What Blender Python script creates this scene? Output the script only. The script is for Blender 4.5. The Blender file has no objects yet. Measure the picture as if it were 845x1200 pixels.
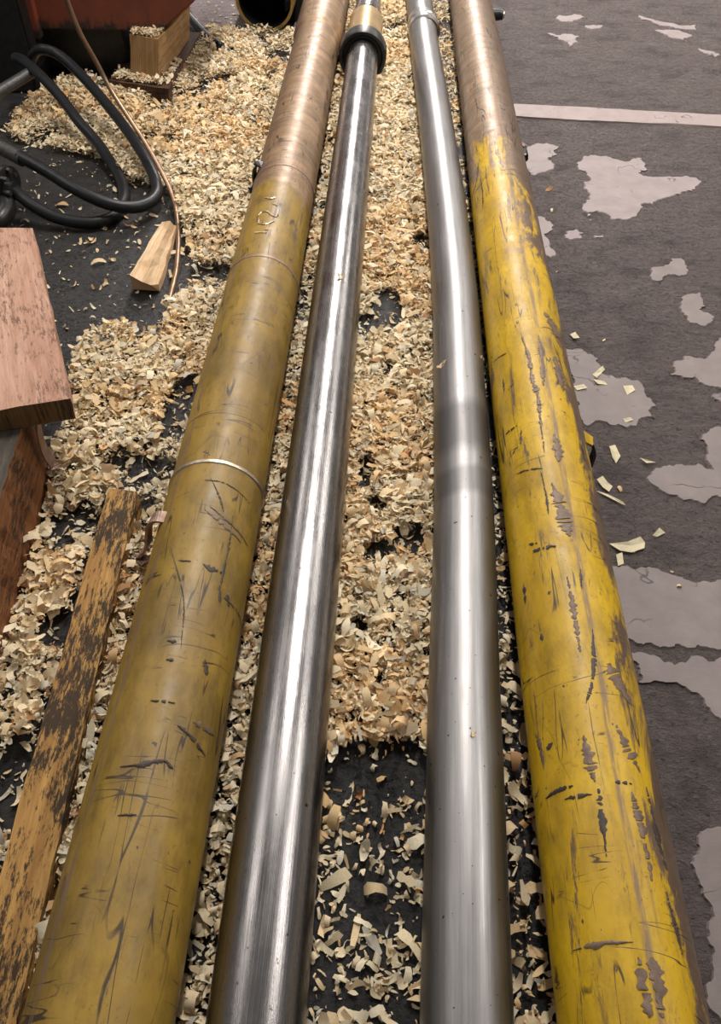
import bpy, bmesh, math, random
import numpy as np
from mathutils import Vector, Matrix, Euler

random.seed(7)
RNG = np.random.default_rng(11)
SC = bpy.context.scene
COL = SC.collection
R = math.radians
PI = math.pi

# ------------------------------------------------------------------ camera
W_IMG, H_IMG = 845.0, 1200.0
FPX = 950.0                       # focal length in pixels of the 845x1200 frame
VPX, VPY = 481.0, -442.0          # vanishing point of the pipe direction (+Y)
CAM_H = 1.40
_a, _b = (VPX - W_IMG / 2) / FPX, (H_IMG / 2 - VPY) / FPX
_Y = Vector((_a, _b, -1)).normalized()
_Z = Vector((0, 1, _b)).normalized()
# keep the horizon level: Z must be perpendicular to Y
_Z = (_Z - _Y * _Z.dot(_Y)).normalized()
_X = _Y.cross(_Z)
CAM_M = Matrix((_X, _Y, _Z))      # camera axes -> world axes
CAM_P = Vector((0, 0, CAM_H))
cam_data = bpy.data.cameras.new('camera')
cam_data.sensor_fit = 'HORIZONTAL'
cam_data.sensor_width = 36.0
cam_data.lens = FPX / W_IMG * 36.0
cam_data.clip_start = 0.02
cam = bpy.data.objects.new('camera', cam_data)
COL.objects.link(cam)
cam.matrix_world = Matrix.Translation(CAM_P) @ CAM_M.to_4x4()
SC.camera = cam

# ------------------------------------------------------------------ world, lamps, exposure
SC.view_settings.view_transform = 'Standard'
SC.view_settings.look = 'None'
SC.view_settings.gamma = 1.0
SC.view_settings.use_curve_mapping = False
SC.view_settings.exposure = 0.55
world = bpy.data.worlds.new('workshop_air')
SC.world = world
world.use_nodes = True
_bg = world.node_tree.nodes['Background']
_bg.inputs[0].default_value = (1.0, 0.96, 0.92, 1)
_bg.inputs[1].default_value = 0.14

def lamp(x, y, z, sx, sy, watts, colour, tilt=0.0, name='ceiling_lamp'):
    l = bpy.data.lights.new(name, 'AREA')
    l.shape = 'RECTANGLE'; l.size = sx; l.size_y = sy
    l.energy = watts; l.color = colour
    o = bpy.data.objects.new(name, l)
    COL.objects.link(o)
    o.location = (x, y, z); o.rotation_euler = (tilt, 0, 0)
    return o
WHITE = (1.0, 0.95, 0.90)
# rows of ceiling fixtures over the bay the cylinders lie in
lamp(0.10, 3.6, 4.2, 0.22, 1.5, 120, WHITE)
lamp(0.10, 7.5, 4.2, 0.28, 2.4, 170, WHITE)
lamp(0.05, 13.0, 4.2, 0.5, 4.0, 420, (1.0, 0.92, 0.90))
lamp(0.05, 22.0, 4.6, 1.6, 6.0, 800, (1.0, 0.90, 0.90))
for yy in (2.6, 6.5, 11.0):      # the dimmer panels over the bays either side
    lamp(3.8, yy, 4.4, 1.2, 2.4, 90, WHITE)
    lamp(-3.6, yy, 4.4, 1.2, 2.4, 40, WHITE)

# ------------------------------------------------------------------ helpers
def unproj(px, py, z=0.0):
    """the point at height z on the sight line through photo pixel (px, py)"""
    c = Vector(((px - W_IMG / 2) / FPX, (H_IMG / 2 - py) / FPX, -1))
    w = CAM_M @ c
    t = (z - CAM_H) / w.z
    return CAM_P + w * t

def unproj_y(px, py, y):
    c = Vector(((px - W_IMG / 2) / FPX, (H_IMG / 2 - py) / FPX, -1))
    w = CAM_M @ c
    return CAM_P + w * (y / w.y)

def link(name, me, mat=None, parent=None, smooth=False):
    o = bpy.data.objects.new(name, me)
    COL.objects.link(o)
    if mat is not None:
        for m in (mat if isinstance(mat, (list, tuple)) else [mat]):
            me.materials.append(m)
    if parent is not None:
        o.parent = parent
    if smooth:
        me.polygons.foreach_set('use_smooth', [True] * len(me.polygons))
    return o

def from_bm(name, bm, mat=None, parent=None, smooth=False):
    me = bpy.data.meshes.new(name)
    bmesh.ops.recalc_face_normals(bm, faces=bm.faces)
    bm.to_mesh(me); bm.free()
    return link(name, me, mat, parent, smooth)

def empty(name, loc=(0, 0, 0)):
    o = bpy.data.objects.new(name, None)
    o.empty_display_size = 0.05
    COL.objects.link(o); o.location = loc
    return o

def tag(o, label=None, cat=None, group=None, kind=None):
    if label: o['label'] = label
    if cat: o['category'] = cat
    if group: o['group'] = group
    if kind: o['kind'] = kind
    return o

def set_local(o, root):
    """parts are modelled in world space; shift them under a root that is not at the origin"""
    o.parent = root
    o.matrix_parent_inverse = Matrix.Translation(root.location).inverted()
    return o

def hash2(ix, iy, s):
    v = np.sin(ix * 127.1 + iy * 311.7 + s * 74.7) * 43758.5453
    return v - np.floor(v)

def vnoise(x, y, s=0):
    x = np.asarray(x, float); y = np.asarray(y, float)
    ix, iy = np.floor(x), np.floor(y)
    fx, fy = x - ix, y - iy
    fx = fx * fx * (3 - 2 * fx); fy = fy * fy * (3 - 2 * fy)
    a = hash2(ix, iy, s); b = hash2(ix + 1, iy, s)
    c = hash2(ix, iy + 1, s); d = hash2(ix + 1, iy + 1, s)
    return (a * (1 - fx) + b * fx) * (1 - fy) + (c * (1 - fx) + d * fx) * fy

def fbm(x, y, s=0, o=3):
    t = 0; amp = 0.5; n = 0
    for i in range(o):
        t = t + amp * vnoise(x * 2 ** i, y * 2 ** i, s + i); n += amp; amp *= 0.55
    return t / n

def in_poly(x, y, poly):
    inside = np.zeros(x.shape, bool)
    n = len(poly)
    for i in range(n):
        x1, y1 = poly[i]; x2, y2 = poly[(i + 1) % n]
        cond = ((y1 > y) != (y2 > y))
        with np.errstate(divide='ignore', invalid='ignore'):
            xi = (x2 - x1) * (y - y1) / (y2 - y1 + 1e-12) + x1
        inside ^= cond & (x < xi)
    return inside

def floor_poly(pts, z=0.0):
    return [tuple(unproj(px, py, z)[:2]) for px, py in pts]

def smooth_path(pts, n):
    """Catmull-Rom through control points"""
    pts = [Vector(p) for p in pts]
    P = [pts[0] * 2 - pts[1]] + pts + [pts[-1] * 2 - pts[-2]]
    out = []
    for i in range(1, len(P) - 2):
        for k in range(n):
            t = k / n
            p0, p1, p2, p3 = P[i - 1], P[i], P[i + 1], P[i + 2]
            out.append(0.5 * ((2 * p1) + (p2 - p0) * t + (2 * p0 - 5 * p1 + 4 * p2 - p3) * t * t
                              + (3 * p1 - p0 - 3 * p2 + p3) * t ** 3))
    out.append(pts[-1])
    return out

def tube(name, path, radii, seg, mat, parent=None, caps=True, smooth=True, wob=0.0):
    """swept round tube with UV (u = turn 0..1 starting underneath, v = metres along)"""
    n = len(path)
    if not isinstance(radii, (list, tuple)): radii = [radii] * n
    verts, faces, uvs = [], [], []
    up = Vector((0, 0, 1))
    d_prev = None; s = 0.0; ss = []
    side = None
    for i in range(n):
        a = path[max(i - 1, 0)]; b = path[min(i + 1, n - 1)]
        d = (b - a)
        d = d.normalized() if d.length > 1e-9 else (d_prev or Vector((0, 1, 0)))
        if side is None:
            side = d.cross(up)
            if side.length < 1e-3: side = d.cross(Vector((1, 0, 0)))
        side = (side - d * side.dot(d)).normalized()
        nn = side.cross(d).normalized()
        if i: s += (path[i] - path[i - 1]).length
        ss.append(s)
        for k in range(seg):
            a_ = 2 * PI * k / seg
            r = radii[i]
            if wob: r += wob * (float(fbm(k * 0.45, s * 9.0, 3)) - 0.5)
            verts.append(path[i] - nn * (math.cos(a_) * r) + side * (math.sin(a_) * r))
        d_prev = d
    for i in range(n - 1):
        for k in range(seg):
            k2 = (k + 1) % seg
            faces.append((i * seg + k, i * seg + k2, (i + 1) * seg + k2, (i + 1) * seg + k))
            uvs += [(k / seg, ss[i]), ((k + 1) / seg, ss[i]), ((k + 1) / seg, ss[i + 1]), (k / seg, ss[i + 1])]
    if caps:
        faces.append(tuple(range(seg - 1, -1, -1))); uvs += [(0.5, ss[0])] * seg
        faces.append(tuple((n - 1) * seg + k for k in range(seg))); uvs += [(0.5, ss[-1])] * seg
    me = bpy.data.meshes.new(name)
    me.from_pydata([tuple(v) for v in verts], [], faces)
    uvl = me.uv_layers.new(name='UVMap')
    uvl.data.foreach_set('uv', [c for uv in uvs for c in uv])
    o = link(name, me, mat, parent, False)
    if smooth:
        flags = [True] * (len(faces) - (2 if caps else 0)) + ([False] * 2 if caps else [])
        me.polygons.foreach_set('use_smooth', flags)
        try: me.set_sharp_from_angle(angle=R(40))
        except Exception: pass
    return o

def lathe_y(name, x, z, prof, seg, mat, parent=None, closed=False):
    """profile of (y, radius) turned about an axis parallel to Y"""
    verts, faces, uvs = [], [], []
    n = len(prof)
    for (y, r) in prof:
        for k in range(seg):
            a = 2 * PI * k / seg
            verts.append((x - math.sin(a) * r, y, z - math.cos(a) * r))
    rng = n if closed else n - 1
    for i in range(rng):
        j = (i + 1) % n
        for k in range(seg):
            k2 = (k + 1) % seg
            faces.append((i * seg + k, i * seg + k2, j * seg + k2, j * seg + k))
            uvs += [(k / seg, prof[i][0]), ((k + 1) / seg, prof[i][0]), ((k + 1) / seg, prof[j][0]), (k / seg, prof[j][0])]
    if not closed:
        faces.append(tuple(range(seg - 1, -1, -1))); uvs += [(0.5, prof[0][0])] * seg
        faces.append(tuple((n - 1) * seg + k for k in range(seg))); uvs += [(0.5, prof[-1][0])] * seg
    me = bpy.data.meshes.new(name)
    me.from_pydata(verts, [], faces)
    uvl = me.uv_layers.new(name='UVMap')
    uvl.data.foreach_set('uv', [c for uv in uvs for c in uv])
    bm = bmesh.new(); bm.from_mesh(me)
    bmesh.ops.recalc_face_normals(bm, faces=bm.faces); bm.to_mesh(me); bm.free()
    o = link(name, me, mat, parent, True)
    try: me.set_sharp_from_angle(angle=R(35))
    except Exception: pass
    return o

def strip_bar(name, path, width_dir, w, t, mat, parent=None, bevel=0.0015):
    """flat bar of width w (along width_dir) and thickness t bent along a path"""
    bm = bmesh.new()
    wd = Vector(width_dir).normalized()
    rings = []
    n = len(path)
    for i in range(n):
        d = (path[min(i + 1, n - 1)] - path[max(i - 1, 0)]).normalized()
        wv = (wd - d * wd.dot(d)).normalized()
        nn = wv.cross(d)
        rings.append([bm.verts.new(path[i] + wv * (sx * w / 2) + nn * (sy * t / 2))
                      for sx, sy in ((-1, -1), (1, -1), (1, 1), (-1, 1))])
    for i in range(n - 1):
        for k in range(4):
            bm.faces.new((rings[i][k], rings[i][(k + 1) % 4], rings[i + 1][(k + 1) % 4], rings[i + 1][k]))
    bm.faces.new(rings[0][::-1]); bm.faces.new(rings[-1])
    return from_bm(name, bm, mat, parent, False)

def timber(name, a, b, c, d, t, mat, parent=None, nl=14, nw=3, jit=0.003, seed=0, foot=None):
    """sawn timber: top face a(left near) b(right near) c(right far) d(left far), thickness t below it"""
    bm = bmesh.new()
    uvl = bm.loops.layers.uv.new('UVMap')
    rnd = random.Random(seed)
    nt = 3
    a, b, c, d = [Vector(v) for v in (a, b, c, d)]
    L = ((d - a).length + (c - b).length) / 2
    Wd = ((b - a).length + (c - d).length) / 2
    grid = {}
    def P(i, j, k):
        key = (i, j, k)
        if key in grid: return grid[key]
        v = i / nl; u = j / nw; w = k / nt
        p = (a * (1 - u) + b * u) * (1 - v) + (d * (1 - u) + c * u) * v
        if foot:
            A, B, C_, D = foot
            q = (A * (1 - u) + B * u) * (1 - v) + (D * (1 - u) + C_ * u) * v
            p = p.lerp(q, w)
        else:
            p = p - Vector((0, 0, t * w))
        p += Vector((rnd.uniform(-jit, jit), rnd.uniform(-jit, jit), rnd.uniform(-jit, jit) * 0.5))
        grid[key] = bm.verts.new(p)
        return grid[key]
    def quad(ks, uv, mi=0):
        f = bm.faces.new([P(*k) for k in ks]); f.material_index = mi
        for lp, q in zip(f.loops, uv): lp[uvl].uv = q
    for i in range(nl):
        v0, v1 = i / nl * L, (i + 1) / nl * L
        for j in range(nw):
            u0, u1 = j / nw * Wd, (j + 1) / nw * Wd
            quad([(i, j, 0), (i, j + 1, 0), (i + 1, j + 1, 0), (i + 1, j, 0)], [(u0, v0), (u1, v0), (u1, v1), (u0, v1)], 2)
            quad([(i, j + 1, nt), (i, j, nt), (i + 1, j, nt), (i + 1, j + 1, nt)], [(u1 + 1, v0), (u0 + 1, v0), (u0 + 1, v1), (u1 + 1, v1)])
        for k in range(nt):
            w0, w1 = k / nt * t, (k + 1) / nt * t
            quad([(i, nw, k), (i, nw, k + 1), (i + 1, nw, k + 1), (i + 1, nw, k)], [(Wd + w0, v0), (Wd + w1, v0), (Wd + w1, v1), (Wd + w0, v1)])
            quad([(i, 0, k + 1), (i, 0, k), (i + 1, 0, k), (i + 1, 0, k + 1)], [(-w1, v0), (-w0, v0), (-w0, v1), (-w1, v1)])
    for j in range(nw):
        u0, u1 = j / nw * Wd, (j + 1) / nw * Wd
        for k in range(nt):
            w0, w1 = k / nt * t * .25, (k + 1) / nt * t * .25
            quad([(0, j, k + 1), (0, j + 1, k + 1), (0, j + 1, k), (0, j, k)], [(u0, -w1), (u1, -w1), (u1, -w0), (u0, -w0)], 1)
            quad([(nl, j, k), (nl, j + 1, k), (nl, j + 1, k + 1), (nl, j, k + 1)], [(u0, L + w0), (u1, L + w0), (u1, L + w1), (u0, L + w1)], 1)
    sharp = [e for e in bm.edges if len(e.link_faces) == 2 and e.calc_face_angle(0) > 1.0]
    bmesh.ops.bevel(bm, geom=sharp, offset=min(0.004, t * 0.08), segments=2, affect='EDGES', clamp_overlap=True)
    mats = mat if isinstance(mat, (list, tuple)) else [mat]
    mats = [mats[0], mats[min(1, len(mats) - 1)], mats[2] if len(mats) > 2 else mats[0]]
    return from_bm(name, bm, mats, parent, False)

# ------------------------------------------------------------------ node helper
class NT:
    def __init__(self, name):
        self.m = bpy.data.materials.new(name); self.m.use_nodes = True
        self.t = self.m.node_tree; self.b = self.t.nodes['Principled BSDF']
        self.out = self.t.nodes['Material Output']
    def n(self, k): return self.t.nodes.new(k)
    def l(self, a, b): self.t.links.new(a, b)
    def put(self, sock, v):
        if isinstance(v, bpy.types.NodeSocket): self.l(v, sock)
        elif isinstance(v, (tuple, list)) and len(v) == 3 and sock.type == 'RGBA': sock.default_value = (*v, 1)
        else: sock.default_value = v
    def set(self, **kw):
        for k, v in kw.items(): self.put(self.b.inputs[k.replace('_', ' ')], v)
    def uv(self): return self.n('ShaderNodeTexCoord').outputs['UV']
    def obj(self): return self.n('ShaderNodeTexCoord').outputs['Object']
    def map(self, vec, scale=(1, 1, 1), loc=(0, 0, 0), rot=(0, 0, 0)):
        m = self.n('ShaderNodeMapping'); self.l(vec, m.inputs[0])
        m.inputs['Scale'].default_value = scale; m.inputs['Location'].default_value = loc
        m.inputs['Rotation'].default_value = rot
        return m.outputs[0]
    def noise(self, vec, scale=5, detail=4, rough=0.6, dist=0.0):
        t = self.n('ShaderNodeTexNoise'); self.l(vec, t.inputs['Vector'])
        t.inputs['Scale'].default_value = scale; t.inputs['Detail'].default_value = detail
        t.inputs['Roughness'].default_value = rough; t.inputs['Distortion'].default_value = dist
        return t.outputs['Fac']
    def vor(self, vec, scale=5, feature='F1', out='Distance'):
        t = self.n('ShaderNodeTexVoronoi'); t.feature = feature; self.l(vec, t.inputs['Vector'])
        t.inputs['Scale'].default_value = scale
        return t.outputs[out]
    def ramp(self, f, lo, hi, a=0.0, b=1.0, smooth=False):
        m = self.n('ShaderNodeMapRange'); self.put(m.inputs[0], f)
        m.interpolation_type = 'SMOOTHSTEP' if smooth else 'LINEAR'
        for i, v in enumerate((lo, hi, a, b)): m.inputs[i + 1].default_value = v
        return m.outputs[0]
    def math(self, op, a, b=0.0):
        m = self.n('ShaderNodeMath'); m.operation = op
        self.put(m.inputs[0], a); self.put(m.inputs[1], b)
        return m.outputs[0]
    def mix(self, f, a, b, mode='MIX'):
        m = self.n('ShaderNodeMix'); m.data_type = 'RGBA'; m.blend_type = mode
        self.put(m.inputs[0], f); self.put(m.inputs[6], a); self.put(m.inputs[7], b)
        return m.outputs[2]
    def sep(self, v):
        s = self.n('ShaderNodeSeparateXYZ'); self.l(v, s.inputs[0]); return s.outputs
    def bump(self, h, strength=0.3, dist=0.01):
        b = self.n('ShaderNodeBump'); self.l(h, b.inputs['Height'])
        b.inputs['Strength'].default_value = strength; b.inputs['Distance'].default_value = dist
        self.l(b.outputs[0], self.b.inputs['Normal'])
        return b.outputs[0]

def plain(name, col, rough=0.5, metal=0.0, var=0.25, scale=30, bump=0.15):
    k = NT(name); c = k.obj()
    n = k.noise(c, scale, 5, 0.65)
    dark = tuple(v * (1 - var) for v in col); light = tuple(min(1, v * (1 + var)) for v in col)
    k.set(Base_Color=k.mix(k.ramp(n, .3, .7), dark, light), Roughness=rough, Metallic=metal)
    if bump: k.bump(n, bump, 0.004)
    return k.m

# ------------------------------------------------------------------ materials
def mat_paint(name, radius, yellow, dirty, bare, far0, far1, wear, seed, ringy, flank, seam_u=None):
    """worn yellow paint on a steel barrel; UV = (turn, metres); flank = (u from, u to, amount, reach) of a side rubbed bare, or painted darker for shade"""
    k = NT(name); uv = k.uv()
    p = k.map(uv, (2 * PI * radius, 1, 1), (seed * 3.7, seed * 1.3, 0))
    u, v, _ = k.sep(uv)
    base = k.mix(k.ramp(k.noise(p, 5, 4, .6), .35, .7), yellow, dirty)
    grime = k.ramp(k.noise(k.map(p, (1, .35, 1)), 14, 7, .75), .45, .68)
    base = k.mix(k.math('MULTIPLY', grime, .7), base, tuple(c * .38 for c in dirty))
    # paint rubbed off to tan and brown metal: the far end, and one flank; the left barrel's flank also paints in shade
    n1 = k.noise(k.map(p, (1.6, .40, 1), (3, 1, 0)), 8, 8, .74, .5)
    big = k.math('MULTIPLY', k.math('SUBTRACT', k.noise(k.map(p, (1, .8, 1), (8, 3, 0)), 3.2, 4, .6), .5), 1.1)
    farb = k.ramp(k.math('ADD', v, big), far0, far1, 0, 1, True)
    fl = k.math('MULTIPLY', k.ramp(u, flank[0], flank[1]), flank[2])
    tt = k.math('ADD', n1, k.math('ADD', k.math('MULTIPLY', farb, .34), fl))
    m1 = k.ramp(tt, .655, .72)
    mottle = k.noise(k.map(p, (.8, 2.2, 1)), 9, 6, .72)
    bcol = k.mix(k.ramp(mottle, .34, .68), bare, tuple(c * .40 for c in bare))
    ring = k.noise(k.map(p, (.25, 22, 1)), 4, 4, .7)
    bcol = k.mix(k.ramp(ring, .52, .72, 0, .6 * ringy), bcol, tuple(c * .32 for c in bare))
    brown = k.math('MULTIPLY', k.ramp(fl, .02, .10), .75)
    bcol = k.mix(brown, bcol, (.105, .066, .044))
    col = k.mix(m1, base, bcol)
    # brown scrapes running lengthwise
    n2 = k.noise(k.map(p, (4.2, .42, 1), (9, 4, 0)), 7, 8, .78, .3)
    m2 = k.ramp(n2, wear, wear + .04)
    band = k.ramp(k.noise(k.map(uv, (9, .35, 1), (seed, 0, 0)), 1.6, 2, .5), .40, .55)
    m2 = k.math('MULTIPLY', m2, band)
    col = k.mix(k.math('MULTIPLY', m2, .9), col, k.mix(mottle, (.05, .03, .02), (.16, .10, .065)))
    # fine scratches: lengthwise, crosswise, curved
    def thread(vec, sc, w, dist):
        q = k.noise(vec, sc, 2, .5, dist)
        return k.math('SUBTRACT', 1.0, k.ramp(k.math('ABSOLUTE', k.math('SUBTRACT', q, .5)), w * .4, w))
    s1 = thread(k.map(p, (9, .7, 1), (1, 7, 0), (0, 0, .06)), 3, .013, .5)
    s2 = thread(k.map(p, (1.0, 8, 1), (5, 2, 0), (0, 0, .3)), 3, .010, .5)
    s3 = thread(k.map(p, (1.6, .8, 1), (2, 6, 0)), 3, .0035, .5)
    g1 = k.ramp(k.noise(k.map(p, (1, .6, 1), (4, 4, 0)), 9, 3, .6), .50, .56)
    g2 = k.ramp(k.noise(k.map(p, (1, 1, 1), (14, 1, 0)), 8, 3, .6), .53, .58)
    g3 = k.ramp(k.noise(k.map(p, (1, 1, 1), (1, 19, 0)), 6, 3, .6), .50, .58)
    s = k.math('MAXIMUM', k.math('MULTIPLY', s1, g1), k.math('MAXIMUM', k.math('MULTIPLY', s2, g2), k.math('MULTIPLY', k.math('MULTIPLY', s3, g3), .35)))
    speck = k.math('MULTIPLY', k.ramp(k.noise(k.map(p, (1, .7, 1), (6, 6, 0)), 120, 3, .65), .60, .68), k.ramp(k.noise(p, 6, 4, .65), .40, .62))
    col = k.mix(k.math('MULTIPLY', speck, .7), col, (.07, .042, .022))
    col = k.mix(k.math('MULTIPLY', s, .88), col, (.028, .017, .012))
    chips = k.ramp(k.noise(k.map(p, (1.6, 1.1, 1), (2, 9, 0)), 34, 4, .6), .68, .70)
    col = k.mix(chips, col, (.045, .028, .022))
    h = k.math('SUBTRACT', k.noise(p, 60, 4, .6), k.math('MULTIPLY', k.math('MAXIMUM', m2, s), .8))
    if seam_u is not None:
        dd = k.math('ABSOLUTE', k.math('SUBTRACT', k.math('ADD', u, k.math('MULTIPLY', k.noise(k.map(uv, (0, 1, 1)), 3, 3), .03)), seam_u))
        sm = k.math('MULTIPLY', k.math('SUBTRACT', 1.0, k.ramp(dd, .004, .012)), k.ramp(k.noise(k.map(uv, (40, 6, 1)), 2, 5, .7), .40, .52))
        col = k.mix(k.math('MULTIPLY', sm, .8), col, (.17, .11, .075))
    k.set(Base_Color=col, Metallic=k.math('MULTIPLY', m1, .30),
          Roughness=k.ramp(k.noise(p, 22, 5, .6), .3, .7, .36, .55))
    k.b.inputs['Specular IOR Level'].default_value = .4
    k.bump(h, .18, .002)
    return k.m

def mat_steel(name, tone, r0, r1, seed, stain=None):
    """ground steel rod with lengthwise streaks; UV = (turn, metres)"""
    k = NT(name); uv = k.uv()
    st = k.noise(k.map(uv, (70, .5, 1), (seed, 0, 0)), 4, 4, .7)
    st2 = k.noise(k.map(uv, (26, 1.4, 1), (seed + 3, 2, 0)), 3, 6, .75)
    bl = k.noise(k.map(uv, (2, 2.2, 1), (seed, 5, 0)), 3, 4, .6)
    col = k.mix(k.ramp(st2, .3, .7), tuple(c * .72 for c in tone), tone)
    pits = k.ramp(k.noise(k.map(uv, (.44, 1, 1)), 75, 2, .5), .70, .73)
    ro = k.math('ADD', k.ramp(st, .25, .75, r0, r1), k.ramp(bl, .4, .7, 0, .10))
    if stain:
        v = k.sep(uv)[1]
        s0 = None
        for (c0, hw, amt) in stain:
            d = k.math('ABSOLUTE', k.math('SUBTRACT', k.math('ADD', v, k.math('MULTIPLY', k.noise(k.map(uv, (3, 1, 1)), 2, 2), .05)), c0 + .025))
            q = k.math('MULTIPLY', k.math('SUBTRACT', 1.0, k.ramp(d, hw * .6, hw)), amt)
            s0 = q if s0 is None else k.math('MAXIMUM', s0, q)
        col = k.mix(s0, col, tuple(c * .30 for c in tone))
        ro = k.math('ADD', ro, k.math('MULTIPLY', s0, .08))
    col = k.mix(pits, col, (.06, .045, .035))
    k.set(Base_Color=col, Metallic=1.0, Roughness=ro)
    k.bump(k.math('ADD', st, k.math('MULTIPLY', st2, .6)), .17, .0010)
    return k.m

def mat_wood(name, light, dark, ring=24, stain=(.02, .015, .012), stain_amt=.4, seed=0, stain_lo=.55):
    k = NT(name); uv = k.uv()
    g = k.map(uv, (1, .09, 1), (seed * 1.7, seed * .9, 0))
    wv = k.noise(g, ring, 5, .65, 1.5)
    fine = k.noise(k.map(uv, (1, .05, 1), (seed, 2, 0)), 160, 4, .7)
    col = k.mix(k.ramp(wv, .35, .65), light, dark)
    col = k.mix(k.ramp(fine, .5, .75, 0, .6), col, tuple(c * .5 for c in dark))
    st = k.math('ADD', k.noise(k.map(uv, (1, .7, 1), (seed + 5, 1, 0)), 6, 3, .6), k.math('MULTIPLY', k.math('SUBTRACT', k.noise(k.map(uv, (1, .22, 1), (seed + 2, 3, 0)), 110, 6, .8), .5), 1.5))
    col = k.mix(k.math('MULTIPLY', k.ramp(st, stain_lo, stain_lo + .12), stain_amt), col, stain)
    k.set(Base_Color=col, Roughness=.75)
    k.b.inputs['Specular IOR Level'].default_value = .25
    k.bump(k.math('ADD', fine, wv), .45, .003)
    return k.m

def mat_shaving(name, use_attr):
    k = NT(name)
    if use_attr:
        a = k.n('ShaderNodeVertexColor'); a.layer_name = 'tint'; col = a.outputs[0]
    else:
        oi = k.n('ShaderNodeObjectInfo')
        cr = k.n('ShaderNodeValToRGB'); k.l(oi.outputs['Random'], cr.inputs[0])
        e = cr.color_ramp.elements
        e[0].position = 0; e[0].color = (.80, .66, .42, 1)
        e[1].position = 1; e[1].color = (.72, .50, .28, 1)
        for pp, c in ((.3, (.88, .77, .55, 1)), (.6, (.78, .62, .38, 1)), (.8, (.84, .70, .48, 1))):
            x = e.new(pp); x.color = c
        col = cr.outputs[0]
    gr = k.noise(k.map(k.obj(), (1, 1, 1)), 220, 2, .5)
    col = k.mix(k.ramp(gr, .35, .75, 0, .25), col, (.42, .24, .10))
    k.set(Base_Color=col, Roughness=.8)
    k.b.inputs['Specular IOR Level'].default_value = .2
    tr = k.n('ShaderNodeBsdfTranslucent'); k.l(col, tr.inputs[0])
    mx = k.n('ShaderNodeMixShader'); mx.inputs[0].default_value = .22
    k.l(k.b.outputs[0], mx.inputs[1]); k.l(tr.outputs[0], mx.inputs[2]); k.l(mx.outputs[0], k.out.inputs[0])
    return k.m

def mat_floor():
    """worn concrete; the bay under and left of the cylinders is soaked black with oil"""
    k = NT('worn_concrete'); p = k.obj()
    x, y, z = k.sep(p)
    big = k.noise(p, 2.2, 5, .65)
    mid = k.noise(k.map(p, (1, 1.7, 1)), 22, 8, .82)
    fin = k.noise(p, 120, 4, .7)
    conc = k.mix(k.ramp(mid, .32, .66), (.115, .092, .086), (.235, .190, .178))
    blot = k.noise(k.map(p, (1, 1.6, 1), (5, 8, 0)), 6, 6, .7)
    conc = k.mix(k.ramp(big, .35, .65, 0, .45), conc, (.125, .098, .093))
    conc = k.mix(k.ramp(blot, .50, .62, 0, .6), conc, (.062, .050, .047))
    pit = k.ramp(k.noise(k.map(p, (1, 1.1, 1), (3, 3, 0)), 75, 5, .7), .57, .68)
    conc = k.mix(k.math('MULTIPLY', pit, .5), conc, (.030, .024, .022))
    grit = k.ramp(k.noise(k.map(p, (1, 1.1, 1), (7, 1, 0)), 48, 6, .75), .54, .70)
    conc = k.mix(k.math('MULTIPLY', grit, .65), conc, (.30, .245, .225))
    conc = k.mix(k.ramp(fin, .62, .75, 0, .5), conc, (.27, .22, .20))
    oil = k.mix(k.ramp(k.noise(p, 9, 5, .7), .35, .7), (.010, .0095, .0095), (.026, .024, .023))
    e = k.math('ADD', x, k.math('MULTIPLY', k.math('SUBTRACT', k.noise(p, 3, 4, .6), .5), .25))
    f = k.math('ADD', y, k.math('MULTIPLY', k.math('SUBTRACT', k.noise(p, 4, 5, .6), .5), .6))
    m = k.math('MULTIPLY', k.math('SUBTRACT', 1.0, k.ramp(e, .30, .36)), k.math('SUBTRACT', 1.0, k.ramp(f, 4.25, 4.35)))
    dark_y = k.ramp(f, 3.1, 3.2)
    pale = k.mix(k.ramp(mid, .3, .7), (.20, .165, .165), (.36, .30, .30))
    far = k.math('MULTIPLY', k.ramp(f, 4.25, 4.4), k.math('SUBTRACT', 1.0, k.ramp(e, -.3, .0)))
    conc = k.mix(far, conc, pale)
    k.set(Base_Color=k.mix(m, conc, oil), Roughness=k.mix(m, (.85, .85, .85), k.mix(k.ramp(k.noise(p, 14, 4), .4, .6), (.38, .38, .38), (.6, .6, .6))))
    k.b.inputs['Specular IOR Level'].default_value = .35
    hh = k.math('ADD', k.math('SUBTRACT', k.math('ADD', mid, k.math('MULTIPLY', grit, .4)), k.math('MULTIPLY', pit, .5)), k.math('MULTIPLY', fin, .2))
    hh = k.math('MULTIPLY', hh, k.math('SUBTRACT', 1.0, k.math('MULTIPLY', m, .85)))
    k.bump(hh, 1.0, .03)
    return k.m

def mat_coat(name, a, b):
    k = NT(name); p = k.obj()
    n = k.noise(p, 14, 5, .65); f = k.noise(k.map(p, (1, 3, 1)), 60, 4, .7)
    col = k.mix(k.ramp(n, .3, .7), a, b)
    cr = k.math('ABSOLUTE', k.math('SUBTRACT', k.noise(p, 4.5, 4, .55, .6), .5))
    crack = k.math('MULTIPLY', k.math('SUBTRACT', 1.0, k.ramp(cr, .003, .010)), k.ramp(k.noise(p, 7, 2), .5, .6))
    col = k.mix(k.math('MULTIPLY', crack, .8), col, (.05, .04, .037))
    col = k.mix(k.ramp(f, .66, .74, 0, .7), col, (.09, .072, .068))
    k.set(Base_Color=col, Roughness=.6)
    k.b.inputs['Specular IOR Level'].default_value = .3
    k.bump(k.math('SUBTRACT', k.math('MULTIPLY', f, .3), crack), .3, .004)
    return k.m

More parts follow.
